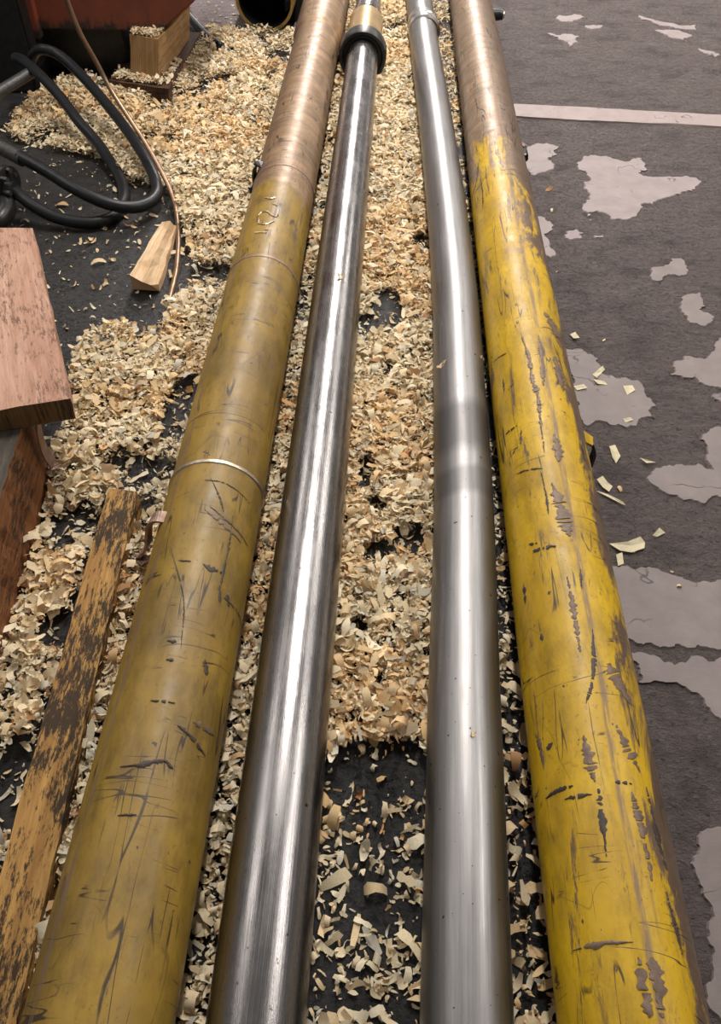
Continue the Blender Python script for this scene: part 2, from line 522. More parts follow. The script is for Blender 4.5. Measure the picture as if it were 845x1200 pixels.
M = {}
M['paint_left'] = mat_paint('worn_ochre_paint', .10, (.31, .190, .024), (.18, .110, .026), (.34, .215, .118), 2.35, 2.75, .60, 1, 1.0, (.48, .30, .11), .40)  # left flank browned darker: its shade and some grime, put into the colour
M['paint_right'] = mat_paint('worn_yellow_paint', .1016, (.56, .345, .005), (.40, .235, .010), (.33, .22, .13), 1.9, 3.3, .56, 4, .5, (.50, .64, .22), .53)
M['steel'] = mat_steel('ground_steel', (.30, .285, .28), .13, .34, 1)
M['steel_bent'] = mat_steel('stained_steel', (.29, .28, .275), .28, .48, 5, [(1.74, .10, .65), (1.56, .05, .5)])
M['steel_plain'] = plain('bright_steel', (.6, .57, .54), .3, 1.0, .2, 40, .05)
M['bronze'] = plain('bronze_ring', (.50, .34, .15), .35, .8, .25, 12, .05)
M['black_steel'] = plain('oily_black_steel', (.018, .017, .017), .38, .3, .4, 40, .2)
M['rubber'] = plain('black_rubber', (.012, .0125, .014), .40, 0, .35, 60, .12)
M['rubber'].node_tree.nodes['Principled BSDF'].inputs['Specular IOR Level'].default_value = .3
M['scrape_dark'] = plain('dark_scrape', (.036, .022, .015), .6, 0, .4, 90, .2)
M['scrape_brown'] = plain('brown_scrape', (.135, .088, .060), .55, .2, .45, 70, .2)
M['ferrule'] = plain('dull_grey_crimped_steel', (.075, .072, .07), .5, .6, .35, 70, .3)
M['weld'] = plain('weld_metal', (.55, .46, .36), .35, .9, .3, 120, .3)
M['rusty_bar'] = plain('pinkish_rusted_steel', (.26, .17, .13), .5, .5, .35, 60, .3)
M['copper'] = plain('brown_copper', (.27, .17, .105), .36, .75, .25, 30, .05)
M['red'] = NT('rusty_red_paint').m
M['wood_plank'] = mat_wood('weathered_yellow_wood', (.46, .265, .080), (.28, .14, .040), 26, (.018, .012, .009), .93, 1, .46)
M['wood_beam'] = mat_wood('dark_red_brown_wood', (.26, .105, .038), (.13, .050, .018), 30, (.018, .012, .009), .85, 3, .52)
M['wood_pink'] = mat_wood('pinkish_sawn_wood', (.52, .325, .235), (.36, .19, .125), 20, (.10, .05, .03), .75, 6, .53)
M['wood_pale'] = mat_wood('pale_block_wood', (.40, .25, .115), (.24, .135, .055), 34, (.06, .035, .02), .5, 8, .58)
M['wood_dark'] = mat_wood('oil_dark_wood', (.13, .066, .038), (.06, .032, .020), 30, (.015, .011, .01), .6, 10, .5)
M['wood_end'] = mat_wood('brown_end_grain', (.20, .115, .045), (.11, .060, .025), 14, (.03, .02, .012), .8, 16, .52)
M['wood_grey'] = mat_wood('shaded_grey_wood', (.09, .075, .055), (.05, .041, .032), 30, (.03, .025, .02), .6, 18, .52)  # grey timber top, colour lowered for the shadow lying on it
M['wood_split'] = mat_wood('split_pale_wood', (.68, .50, .32), (.50, .32, .17), 60, (.12, .06, .03), .4, 12, .58)
M['shaving_mix'] = mat_shaving('shaving_litter', True)
M['shaving'] = mat_shaving('wood_shaving', False)
M['flake'] = plain('pale_wood_flake', (.84, .77, .56), .8, 0, .12, 60, .1)
M['floor'] = mat_floor()
M['coat_pale'] = mat_coat('pale_floor_coat', (.21, .172, .165), (.28, .232, .224))
M['coat_dull'] = mat_coat('dull_floor_coat', (.165, .135, .128), (.215, .178, .168))
M['joint'] = mat_coat('joint_filler', (.24, .19, .18), (.30, .243, .23))
M['tube_ochre'] = plain('ochre_tube_paint', (.27, .17, .045), .5, .1, .4, 16, .2)
M['bore'] = plain('dark_bore', (.010, .011, .013), .3, .2, .3, 20, .05)  # near-black colour over the whole inside of the tube

def _red():
    k = NT('rust_red_machine_paint'); p = k.obj()
    n = k.noise(p, 7, 6, .7); s = k.noise(k.map(p, (2, 2, 1)), 26, 4, .6)
    col = k.mix(k.ramp(n, .35, .7), (.20, .045, .020), (.105, .030, .017))
    z = k.sep(p)[2]
    m = k.ramp(k.math('SUBTRACT', k.math('MULTIPLY', s, .16), k.math('SUBTRACT', z, .225)), .045, .085)
    col = k.mix(m, col, (.02, .013, .011))
    k.set(Base_Color=col, Roughness=.55); k.bump(n, .2, .004)
    return k.m
M['red'] = _red()

# ------------------------------------------------------------------ floor
def make_floor():
    x0, x1, y0, y1 = -4.0, 4.0, -1.0, 12.0
    bm = bmesh.new()
    vs = [bm.verts.new(v) for v in ((x0, y0, 0), (x1, y0, 0), (x1, y1, 0), (x0, y1, 0),
                                    (x0, y0, -.15), (x1, y0, -.15), (x1, y1, -.15), (x0, y1, -.15))]
    for f in ((0, 1, 2, 3), (7, 6, 5, 4), (0, 4, 5, 1), (1, 5, 6, 2), (2, 6, 7, 3), (3, 7, 4, 0)):
        bm.faces.new([vs[i] for i in f])
    o = from_bm('floor', bm, M['floor'])
    return tag(o, 'worn grey concrete workshop floor, soaked black with oil on the left', kind='structure')
FLOOR = make_floor()

def coat_piece(name, pts, mat, thick=.004, jit=.006, seed=0, step=.02):
    """flake of floor coating: ragged outline standing a few millimetres proud of the concrete"""
    rnd = random.Random(seed)
    P = [Vector((*q, 0)) for q in floor_poly(pts)]
    def frac(a, b, amp):
        L_ = (b - a).length
        if L_ < step: return [a]
        d = (b - a); nrm = Vector((-d.y, d.x, 0)).normalized()
        m = a.lerp(b, rnd.uniform(.4, .6)) + nrm * rnd.uniform(-amp, amp) * min(L_, .12)
        return frac(a, m, amp) + frac(m, b, amp)
    out = []
    for i in range(len(P)):
        out += frac(P[i], P[(i + 1) % len(P)], .24 if jit > .003 else .03)
    c = sum(out, Vector()) / len(out)
    bm = bmesh.new()
    bot = [bm.verts.new((q.x, q.y, -.001)) for q in out]
    top = []
    for q in out:
        d = (c - q); d.z = 0
        s = q + d.normalized() * min(.004, d.length * .2)
        top.append(bm.verts.new((s.x, s.y, thick)))
    n = len(out)
    for i in range(n):
        bm.faces.new((bot[i], bot[(i + 1) % n], top[(i + 1) % n], top[i]))
    f = bm.faces.new(top)
    bmesh.ops.triangulate(bm, faces=[f])
    o = from_bm(name, bm, mat, FLOOR)
    return o

PATCHES = [
 ('p', [(678,190),(690,183),(712,184),(735,190),(752,186),(758,193),(748,203),(770,208),(800,208),(828,213),(812,225),(790,230),(770,236),(752,240),(748,250),(735,258),(715,258),(700,248),(688,250),(690,235),(684,222),(692,210),(680,200)]),
 ('p', [(612,195),(618,172),(640,168),(655,172),(654,182),(643,185),(648,192),(635,203),(622,206)]),
 ('p', [(622,252),(640,258),(647,266),(638,274),(644,284),(651,297),(646,303),(630,300)]),
 ('p', [(662,272),(675,269),(684,273),(683,281),(668,282)]),
 ('p', [(694,276),(707,276),(707,279),(697,280)]),
 ('d', [(762,316),(775,313),(788,303),(803,306),(806,316),(795,325),(783,323),(770,331),(762,328)]),
 ('d', [(797,355),(805,345),(820,343),(824,352),(820,364),(831,368),(836,378),(825,384),(808,380),(800,368)]),
 ('d', [(783,440),(788,425),(800,418),(828,420),(838,402),(860,395),(900,400),(900,462),(860,458),(840,455),(818,450),(813,440),(800,444)]),
 ('d', [(833,466),(842,461),(870,462),(870,478),(845,474)]),
 ('d', [(655,416),(662,409),(682,410),(700,420),(710,440),(735,443),(755,455),(765,470),(762,485),(768,492),(748,496),(735,503),(715,500),(707,496),(685,500),(676,480)]),
 ('d', [(757,560),(765,550),(795,545),(835,552),(828,530),(822,510),(835,502),(870,500),(930,510),(930,580),(845,585),(825,592),(800,588),(780,580),(765,570)]),
 ('d', [(690,660),(720,664),(742,668),(790,674),(845,679),(930,684),(930,770),(845,764),(810,762),(790,757),(765,758),(740,752),(715,745)]),
 ('d', [(735,764),(760,768),(775,776),(795,776),(810,768),(845,769),(930,776),(930,900),(875,880),(850,855),(830,832),(808,812),(790,800),(765,798),(745,800)]),
 ('d', [(812,1022),(816,985),(835,970),(860,960),(960,930),(980,1280),(900,1280),(850,1220),(825,1100)]),
 ('p', [(642,39),(652,42),(668,40),(680,43),(678,50),(667,55),(660,48)]),
 ('p', [(655,18),(672,17),(688,21),(672,26),(655,25)]),
 ('p', [(747,18),(760,22),(790,28),(818,30),(815,36),(790,33),(765,27)]),
 ('p', [(765,35),(800,38),(812,42),(805,50),(785,44)]),
 ('p', [(818,57),(845,65),(838,68),(825,63)]),
 ('p', [(684,31),(706,30),(702,34),(688,34)]),
]
for i, (kd, pts) in enumerate(PATCHES):
    coat_piece('coating_patch', pts, M['coat_pale'] if kd == 'p' else M['coat_dull'], .004 if kd == 'd' else .003,
                 .005, i, .009)
coat_piece('joint_strip', [(596,123),(700,128),(845,136),(1000,145),(1000,160),(845,150),(700,143),(596,137)], M['joint'], .006, .002, 77, .05)

# ------------------------------------------------------------------ geometry of the long bars, from their silhouettes
def pencil_angle(m):
    """angle from straight down, across the bars, of the image line leaving the vanishing point with slope m"""
    w = CAM_M @ Vector(((VPX + m * 1000 - W_IMG / 2) / FPX, (H_IMG / 2 - VPY - 1000) / FPX, -1))
    return math.atan2(w.x, -w.z)
def bar_axis(ml, mr, base=None, zc=None):
    """centre x, centre z and radius of a bar parallel to Y whose outline lines leave the vanishing point with slopes ml, mr (px per px, + = right)"""
    a1, a2 = pencil_angle(ml), pencil_angle(mr)
    ac, de = (a1 + a2) / 2, abs(a2 - a1) / 2
    if zc is None:
        D = CAM_H / (math.sin(de) + math.cos(ac))
    else:
        D = (CAM_H - zc) / math.cos(ac)
    return D * math.sin(ac), CAM_H - D * math.cos(ac), D * math.sin(de)

XL, ZL, RL = bar_axis(-.2790, -.168)        # left yellow cylinder
XR, ZR, RR = bar_axis(.1045, .2145)         # right yellow cylinder
XS, ZS, RS = bar_axis(-.1465, -.0745, zc=.105)   # straight rod
BENT_Z, BENT_R = .085, .0655
BENT_PIX = [(1200, 490, 604), (920, 499, 591), (820, 501.5, 586.5), (700, 505, 583), (580, 508, 578.5), (460, 508, 569),
            (340, 506.5, 559), (220, 498, 543), (120, 489, 526), (60, 483, 514), (0, 477.5, 505)]

def y_at(py, z=0.1, px=481): return unproj(px, py, z).y

def ys(a, b, step=.04):
    n = max(2, int((b - a) / step)); return [a + (b - a) * i / n for i in range(n + 1)]

# left yellow cylinder -------------------------------------------------
rootL = empty('hydraulic_cylinder', (XL, 0, 0))
tag(rootL, 'worn ochre-yellow hydraulic cylinder barrel at left, beside the long weathered plank', 'cylinder')
yb = y_at(24, .2)
prof = [(y, RL + .0012 * (float(fbm(0, y * 3, 2)) - .5)) for y in ys(-.35, yb)] + \
       [(yb + .01, RL + .006), (yb + .03, RL + .009)] + [(y, RL + .009) for y in ys(yb + .08, yb + .9, .2)] + \
       [(yb + .92, RL + .004), (yb + .95, RL * .9), (6.6, RL * .9), (6.62, RL * .86)]
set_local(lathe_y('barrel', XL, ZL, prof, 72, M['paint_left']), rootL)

def torus_y(name, x, z, y, r, t, mat, seg=72, squash=1.0):
    prof = [(y + t * squash * math.cos(a), r + t * math.sin(a)) for a in [2 * PI * i / 8 for i in range(8)]]
    return lathe_y(name, x, z, prof, seg, mat, None, True)
yw = y_at(549, .2)
set_local(tag(torus_y('weld_ring', XL, ZL, yw, RL, .0035, M['weld'], squash=1.6), 'bright weld bead around the barrel'), rootL)
for py_ in (197, 305):
    set_local(torus_y('weld_ring', XL, ZL, y_at(py_, .2), RL - .0005, .0028, M['rusty_bar'], squash=2.2), rootL)

# bent hook straps welded to the flank
def hook(pix, w, mat, label, t=.006):
    pts = [unproj(px, py, z) for (px, py, z) in pix]
    path = smooth_path(pts, 5)
    o = strip_bar('hook', path, (0.25, 1, .1), w, t, mat)
    set_local(o, rootL)
    if label: tag(o, label)
    return o
hook([(203, 609, .165), (196, 607, .168), (184, 606, .172), (176, 612, .16), (174, 626, .12), (173, 640, .08), (164, 651, .045), (172, 659, .045)], .026, M['rusty_bar'], 'pinkish bent steel hook nearer the camera')
hook([(312, 196, .165), (305, 193, .172), (299, 196, .170), (298, 206, .13), (299, 214, .10), (295, 220, .075), (297, 225, .07)], .03, M['black_steel'], 'black bent steel hook farther along')

# right yellow cylinder ------------------------------------------------
rootR = empty('hydraulic_cylinder', (XR, 0, 0))
tag(rootR, 'scraped bright yellow hydraulic cylinder barrel at right, lying along the bare concrete', 'cylinder')
prof = [(y, RR + .002 * (float(fbm(0, y * 2.5, 5)) - .5)) for y in ys(-.35, 6.3)] + [(6.32, RR * .92)]
set_local(lathe_y('barrel', XR, ZR, prof, 72, M['paint_right']), rootR)
def lug(px, py, py2, w, mat_plate, mat_hook):
    a = unproj(px - 12, py, .15); b = unproj(px - 2, py + 6, .11); c = unproj(px + 4, py + 10, .10)
    set_local(strip_bar('lug', smooth_path([a, b, c], 4), (0, 1, 0), w, .006, mat_plate), rootR)
    d = [c, unproj(px + 6, py + 22, .075), unproj(px + 1, py2, .045)]
    set_local(tag(strip_bar('hook', smooth_path(d, 4), (0, 1, 0), w * .75, .006, mat_hook), 'black bent hook'), rootR)
lug(690, 508, 545, .035, M['paint_right'], M['black_steel'])
lug(612, 162, 186, .03, M['rusty_bar'], M['black_steel'])
kp = unproj(577, 17, .12)
kb = tube('port_boss', [kp + Vector((-.03, 0, 0)), kp + Vector((.035, 0, 0)), kp + Vector((.036, 0, 0)), kp + Vector((.05, 0, 0))], [.026, .026, .023, .023], 20, M['black_steel'])
set_local(tag(kb, 'short black port boss on the flank'), rootR)
kc = tube('plug', [kp + Vector((.048, 0, 0)), kp + Vector((.058, 0, 0))], [.018, .016], 16, M['steel_plain'], kb)
kc.matrix_parent_inverse = kb.matrix_parent_inverse.copy().inverted() @ kb.matrix_parent_inverse

# scrapes through the paint, where the photograph shows them -------------
def on_barrel(px, py, X, Z, r):
    c = Vector(((px - W_IMG / 2) / FPX, (H_IMG / 2 - py) / FPX, -1))
    d = CAM_M @ c
    ox, oz = -X, CAM_H - Z
    A = d.x * d.x + d.z * d.z; B = 2 * (ox * d.x + oz * d.z); C = ox * ox + oz * oz - r * r
    q = B * B - 4 * A * C
    t = (-B - math.sqrt(q)) / (2 * A) if q > 0 else -B / (2 * A)
    p = CAM_P + d * t
    return math.atan2(p.x - X, p.z - Z), p.y

def scrape(pix, w, X, Z, r, mat, root, seed):
    """ragged shallow scar following the barrel's surface"""
    pts = [Vector((a * r, y, 0)) for a, y in (on_barrel(px, py, X, Z, r) for px, py in pix)]
    Ls = sum((pts[k + 1] - pts[k]).length for k in range(len(pts) - 1))
    path = smooth_path(pts, max(4, int(Ls / .0035 / max(1, len(pts) - 1))))
    n = len(path)
    bm = bmesh.new(); rnd = random.Random(seed)
    def P(q, off): a = q.x / r; return bm.verts.new((X + math.sin(a) * (r + off), q.y, Z + math.cos(a) * (r + off)))
    prev = None
    for i, q in enumerate(path):
        d = (path[min(i + 1, n - 1)] - path[max(i - 1, 0)]).normalized()
        nn = Vector((-d.y, d.x, 0))
        taper = min(1, .25 + 3 * min(i, n - 1 - i) / n)
        m = .45 + 1.1 * float(vnoise(i * .22, seed * 1.3, 3))
        a = w * .5 * taper * m * rnd.uniform(.25, 1.2); b = w * .5 * taper * m * rnd.uniform(.25, 1.2)
        row = [P(q + nn * a, .0009), P(q + nn * a * .3, .0016), P(q - nn * b * .3, .0016), P(q - nn * b, .0009)]
        if prev and rnd.random() > .09:
            for k in range(3): bm.faces.new((prev[k], prev[k + 1], row[k + 1], row[k]))
        prev = row
    loose = [v for v in bm.verts if not v.link_faces]
    bmesh.ops.delete(bm, geom=loose, context='VERTS')
    return set_local(from_bm('scrape', bm, mat, None, True), root)

D_, B_ = 'scrape_dark', 'scrape_brown'
SCRAPES_L = [(D_, .005, [(273,605),(268,640),(262,668),(257,695)]), (D_, .011, [(238,661),(248,667),(260,671)]), (D_, .005, [(210,657),(226,658)]),
  (D_, .009, [(257,686),(258,706)]), (D_, .013, [(266,697),(268,711)]), (B_, .010, [(240,597),(262,614),(282,636)]), (B_, .007, [(246,594),(268,611),(290,640)]),
  (D_, .004, [(240,563),(265,567),(292,590)]), (D_, .008, [(196,751),(207,752)]), (D_, .008, [(195,773),(206,774)]),
  (D_, .008, [(141,899),(165,896),(190,891),(203,901)]), (D_, .006, [(176,821),(205,824)]), (D_, .010, [(208,850),(222,862),(240,886)]),
  (B_, .010, [(226,846),(238,852),(250,862)]), (D_, .011, [(240,773),(242,791)]), (D_, .005, [(138,956),(160,955)]), (B_, .006, [(262,700),(282,730),(290,770)]),
  (D_, .004, [(247,560),(258,585),(262,600)]), (D_, .003, [(200,640),(215,700),(212,760)])]
SCRAPES_R = [(B_, .020, [(576,424),(577,450),(577,480),(578,502)]), (B_, .030, [(638,366),(650,385),(657,408)]), (B_, .030, [(650,418),(656,440),(660,458)]),
  (B_, .012, [(611,392),(620,420),(624,445),(630,462),(633,490),(638,530)]), (B_, .012, [(631,393),(635,420),(637,452)]), (B_, .020, [(649,508),(654,525),(655,542)]),
  (D_, .007, [(593,509),(608,498)]), (D_, .005, [(578,425),(594,414)]), (D_, .006, [(590,444),(591,461)]), (D_, .006, [(596,457),(602,450)]), (D_, .006, [(611,504),(611,521)]),
  (D_, .013, [(625,646),(638,642),(652,640)]), (D_, .009, [(620,638),(630,637)]), (D_, .006, [(634,553),(640,580),(643,602)]), (B_, .026, [(647,566),(658,597),(668,628)]),
  (D_, .005, [(605,556),(618,551),(636,549)]), (D_, .007, [(680,667),(682,690)]), (D_, .008, [(614,684),(616,707)]), (D_, .008, [(694,738),(696,767),(694,800),(687,824)]),
  (B_, .022, [(684,862),(690,888),(697,916)]), (D_, .010, [(701,922),(706,960),(711,1004)]), (D_, .006, [(640,936),(655,926),(672,921)]), (D_, .008, [(662,937),(694,931)]),
  (D_, .008, [(718,916),(740,919)]), (D_, .009, [(757,922),(768,970),(781,1020)]), (D_, .006, [(780,1045),(790,1080),(799,1119)]), (B_, .013, [(740,928),(752,970),(764,1032)]),
  (B_, .007, [(672,1114),(705,1106),(742,1104)]), (B_, .024, [(762,1122),(770,1150),(776,1192)]), (B_, .020, [(748,1122),(755,1160),(761,1192)]), (B_, .035, [(712,778),(725,800),(740,826)]),
  (D_, .010, [(635,743),(636,751)]), (B_, .012, [(665,676),(673,720),(680,764)]), (D_, .008, [(640,880),(648,870)]), (B_, .010, [(628,858),(634,878),(638,900)]),
  (D_, .007, [(563,205),(566,230),(566,245)]), (B_, .012, [(553,235),(558,215),(561,190)]), (B_, .016, [(722,850),(737,880),(750,905)])]
for i, (m_, w_, px_) in enumerate(SCRAPES_L): scrape(px_, w_, XL, ZL, RL, M[m_], rootL, 500 + i)
for i, (m_, w_, px_) in enumerate(SCRAPES_R): scrape(px_, w_, XR, ZR, RR, M[m_], rootR, 600 + i)
# unreadable pale marks laid on the left barrel in weld bead
def bead(pix):
    q = [on_barrel(px, py, XL, ZL, RL) for px, py in pix]
    path = smooth_path([Vector((XL + math.sin(a) * (RL + .001), y, ZL + math.cos(a) * (RL + .001))) for a, y in q], 4)
    set_local(tube('weld_mark', path, .0022, 6, M['weld']), rootL)
for b_ in ([(303,253),(306,249.5),(311,248),(314,249)], [(314.5,249),(318,252),(323,254),(326,252)], [(302,262),(308,263),(314,262.5),(319,260),(321,259)],
           [(303,257),(303,262)], [(299,273),(306,272.5),(313,273)], [(310,269),(315,269.5)], [(311,232),(317,233),(322,232)], [(320,239),(325,241)]):
    bead(b_)

# straight rod -----------------------------------------------------------
rootS = empty('piston_rod', (XS, 0, 0))
tag(rootS, 'straight ground steel piston rod with black collar, second bar from the left', 'rod')
yc = unproj(428, 97, .0).y      # near face of the black collar
prof = [(y, RS) for y in ys(-.35, yc + .02, .1)]
set_local(lathe_y('rod', XS, ZS, prof, 80, M['steel']), rootS)
set_local(tag(lathe_y('collar', XS, ZS, [(yc + .012, RS + .001), (yc + .01, RS + .014), (yc, RS + .022), (yc, RS + .033), (yc + .008, RS + .037), (yc + .085, RS + .037), (yc + .09, RS + .033), (yc + .09, RS)], 64, M['black_steel'], None, True), 'black collar'), rootS)
y2 = yc + .09
set_local(tag(lathe_y('bronze_ring', XS, ZS, [(y2, RS), (y2, RS + .012), (y2 + .36, RS + .012), (y2 + .375, RS + .004), (y2 + .375, RS - .02)], 64, M['bronze']), 'tan bronze guide ring'), rootS)
set_local(lathe_y('spigot', XS, ZS, [(y2 + .30, RS - .016), (y2 + .43, RS - .016), (y2 + .435, RS - .006), (y2 + 1.2, RS - .006), (y2 + 1.21, RS - .01)], 64, M['steel']), rootS)

# bent rod ---------------------------------------------------------------
rootB = empty('piston_rod', (.05, 0, 0))
tag(rootB, 'visibly bent steel piston rod with dark stain bands, beside the right yellow cylinder', 'rod')
bp = [unproj((l + r) / 2, py, BENT_Z) for py, l, r in BENT_PIX]
d0 = (bp[0] - bp[1]).normalized()
bp = [bp[0] + d0 * .55] + bp + [bp[-1] + (bp[-1] - bp[-2]).normalized() * 1.2]
bpath = smooth_path(bp, 8)
set_local(tube('rod', bpath, BENT_R, 80, M['steel_bent']), rootB)
# split ring where the head screws on
ja, jb = unproj(497.5, 38, BENT_Z), unproj(493.5, 22, BENT_Z)
dj = (jb - ja).normalized()
set_local(tag(tube('ring', [ja, ja + dj * .006, ja + dj * .05, ja + dj * .056], [BENT_R, BENT_R + .010, BENT_R + .010, BENT_R], 64, M['steel_plain'], caps=False), 'steel ring'), rootB)
set_local(tube('ring', [ja + dj * .09, ja + dj * .094, ja + dj * .14, ja + dj * .15], [BENT_R, BENT_R + .005, BENT_R + .005, BENT_R], 64, M['steel_plain'], caps=False), rootB)

# ------------------------------------------------------------------ timbers at the left
# long weathered plank
zp = .065
pl = timber('plank', unproj(-75, 1290, zp), unproj(-2, 1290, zp), unproj(161, 576, zp), unproj(127, 572, zp), .06, M['wood_plank'], None, 30, 4, .0016, 4)
tag(pl, 'long weathered yellow plank stained black, lying beside the left yellow cylinder', 'plank')

# dark red-brown timber and the pinkish plank laid across it
zt = .205
tb = timber('timber', unproj(-75, 690, zt), unproj(-40, 718, zt), unproj(32, 478, zt), unproj(-40, 478, zt), zt, [M['wood_beam'], M['wood_end'], M['wood_grey']], None, 18, 4, .003, 9)
tag(tb, 'dark red-brown squared timber under the pinkish plank at left edge', 'timber')
za = zt + .058
up_ = timber('plank', unproj(-70, 492, za), unproj(82, 467, za), unproj(38, 267, za), unproj(-60, 267, za), .056, [M['wood_pink'], M['wood_end']], None, 16, 5, .0015, 5)
tag(up_, 'pinkish rough-sawn plank end resting on the red-brown timber at left edge', 'plank')
# grey board leaning on the near top of the timber
# bent steel strap end at the timber's far corner
sp = smooth_path([unproj(44, 492, .20), unproj(47, 512, .15), unproj(53, 530, .10), unproj(62, 543, .06), unproj(66, 549, .05)], 5)
st = strip_bar('steel_strap', sp, (0, 1, .2), .03, .004, M['rusty_bar'])
tag(st, 'curved dull steel strap against the far end of the red-brown timber', 'strap')

# split pale piece of wood near the hoses
def splinter():
    bm = bmesh.new()
    uvl = bm.loops.layers.uv.new('UVMap')
    rnd = random.Random(3)
    a = [unproj(152, 322, .055), unproj(166, 330, .065), unproj(186, 334, .03)]
    b = [unproj(190, 258, .055), unproj(199, 259, .065), unproj(206, 264, .03)]
    n = 9
    rows = []
    for i in range(n + 1):
        t = i / n
        r = []
        for q in range(3):
            p = a[q].lerp(b[q], t)
            e = .010 if i in (0, n) else .003
            r.append(bm.verts.new(p + Vector((rnd.uniform(-.003, .003), rnd.uniform(-e, e), rnd.uniform(-.003, .003)))))
        # extra step in the split face, then the base
        m = r[1].co.lerp(r[2].co, .5) + Vector((0, 0, rnd.uniform(-.008, -.004)))
        r.insert(2, bm.verts.new(m))
        r.append(bm.verts.new((r[3].co.x, r[3].co.y, 0.004)))
        r.append(bm.verts.new((r[0].co.x, r[0].co.y, 0.004)))
        rows.append(r)
    m = len(rows[0])
    for i in range(n):
        for q in range(m):
            f = bm.faces.new((rows[i][q], rows[i][(q + 1) % m], rows[i + 1][(q + 1) % m], rows[i + 1][q]))
            for lp, c in zip(f.loops, ((q * .02, i * .02), (q * .02 + .02, i * .02), (q * .02 + .02, i * .02 + .02), (q * .02, i * .02 + .02))):
                lp[uvl].uv = c
    bm.faces.new(rows[0][::-1]); bm.faces.new(rows[-1])
    return from_bm('split_wood', bm, M['wood_split'])
tag(splinter(), 'split pale piece of wood on the black floor beside the thin copper tube', 'wood piece')

# blocks under the machine
zq = .055
q1 = timber('board', unproj(128, 94, zq), unproj(197, 104, zq), unproj(235, 38, zq), unproj(172, 34, zq), zq, M['wood_dark'], None, 10, 4, .003, 12)
tag(q1, 'oil-dark board on the floor under the pale wooden block', 'board')
zk = zq + .160
def bb(px, py, z):   # foot point of a block corner, lifted to height z
    p = unproj(px, py, zq); return Vector((p.x, p.y, z))
q2 = timber('wooden_block', unproj(152, 40, zk), unproj(185, 46, zk), unproj(222, 7, zk), unproj(190, 4, zk), zk - zq, [M['wood_pale'], M['wood_pale']], None, 10, 4, .002, 14,
            [unproj(*q, zq + .001) for q in ((153, 89), (187, 95), (222, 46), (190, 42))])
tag(q2, 'pale squared wooden block standing on dark board under the red machine', 'block')

# ------------------------------------------------------------------ red machine at the top left
YM = unproj(150, 37, zk).y
mach = empty('machine', (unproj_y(100, 40, YM).x, YM, 0))
tag(mach, 'rust-red machine frame with black base at the top left, propped on a wooden block', 'machine')
def extrude_xz(name, pts, y0, y1, mat, bev=.006):
    bm = bmesh.new()
    f = [bm.verts.new((p[0], y0, p[1])) for p in pts]; b = [bm.verts.new((p[0], y1, p[1])) for p in pts]
    n = len(pts)
    bm.faces.new(f); bm.faces.new(b[::-1])
    for i in range(n): bm.faces.new((f[i], b[i], b[(i + 1) % n], f[(i + 1) % n]))
    bmesh.ops.recalc_face_normals(bm, faces=bm.faces)
    if bev: bmesh.ops.bevel(bm, geom=list(bm.edges), offset=bev, segments=2, affect='EDGES', clamp_overlap=True)
    o = from_bm(name, bm, mat)
    return set_local(o, mach)
def xz(px, py, y): p = unproj_y(px, py, y); return (p.x, p.z)
zb_ = zk + .002
xa = xz(44, 40, YM)[0]; xb = xz(180, 36, YM)[0]; xc_ = xz(228, 2, YM)[0]
zc_ = xz(228, 2, YM)[1]
extrude_xz('body_panel', [(xa, zb_), (xb, zb_), (xb + .06, zb_ + .02), (xb + (xc_ - xb) * .62, zb_ + (zc_ - zb_) * .55), (xc_, zc_), (xc_ + .10, zc_ + .12), (xc_ + .12, 1.5), (xa, 1.5)], YM + .005, YM + .75, M['red'])
extrude_xz('rib', [(xa - .005, .19), (xa + .022, .19), (xa + .022, .75), (xa - .005, .75)], YM - .035, YM + .02, M['red'], .003)
extrude_xz('base_rail', [(xa - .05, .03), (xz(150, 60, YM + .12)[0], .03), (xz(150, 60, YM + .12)[0], zb_), (xa - .05, zb_)], YM + .10, YM + .6, M['black_steel'])
xl = xz(-80, 60, YM - .3)[0]; xr = xz(38, 60, YM - .1)[0]
extrude_xz('column', [(xl, .0), (xr - .03, .0), (xr, .10), (xr, 1.5), (xl, 1.5)], YM - .12, YM + .6, M['black_steel'], .01)
for (bx, bz) in ((.06, .33), (.30, .42), (.42, .60)):
    pass

# ------------------------------------------------------------------ hoses
hr = .0205
def hpath(pix, n=7): return smooth_path([unproj(px, py, z) for px, py, z in pix], n)
h1 = empty('hydraulic_hose', tuple(unproj(90, 215, .0)))
tag(h1, 'black hydraulic hose loop with grey crimped end nearest the camera', 'hose')
set_local(tube('hose', hpath([(22, 183, .165), (53, 200, .14), (89, 222, .11), (124, 238, .08), (153, 243, .06), (174, 238, .05), (184, 226, .05), (182, 211, .06), (170, 185, .08), (149, 153, .10), (124, 121, .13), (96, 89, .17), (71, 66, .21), (52, 58, .23), (41, 62, .21), (34, 76, .16)]), hr, 18, M['rubber']), h1)
fe = hpath([(-14, 166, .178), (4, 175, .168), (27, 187, .157)])
set_local(tag(tube('ferrule', fe, hr + .004, 20, M['ferrule']), 'grey crimped steel ferrule'), h1)
h2 = empty('hydraulic_hose', tuple(unproj(90, 255, .0)))
tag(h2, 'black hydraulic hose lying lower and behind, running to the dark valve', 'hose')
set_local(tube('hose', hpath([(18, 68, .19), (27, 71, .195), (46, 87, .18), (71, 114, .14), (92, 142, .10), (114, 167, .06), (131, 192, .032), (142, 211, .023), (146, 230, .022), (138, 249, .022), (121, 259, .022), (96, 261, .026), (64, 254, .04), (39, 241, .065), (18, 225, .09)]), hr, 18, M['rubber']), h2)
h3 = empty('steel_pipe', tuple(unproj(10, 105, 0)))
tag(h3, 'short dark grey pipe stub slanting out from under the hose loops at left edge', 'pipe')
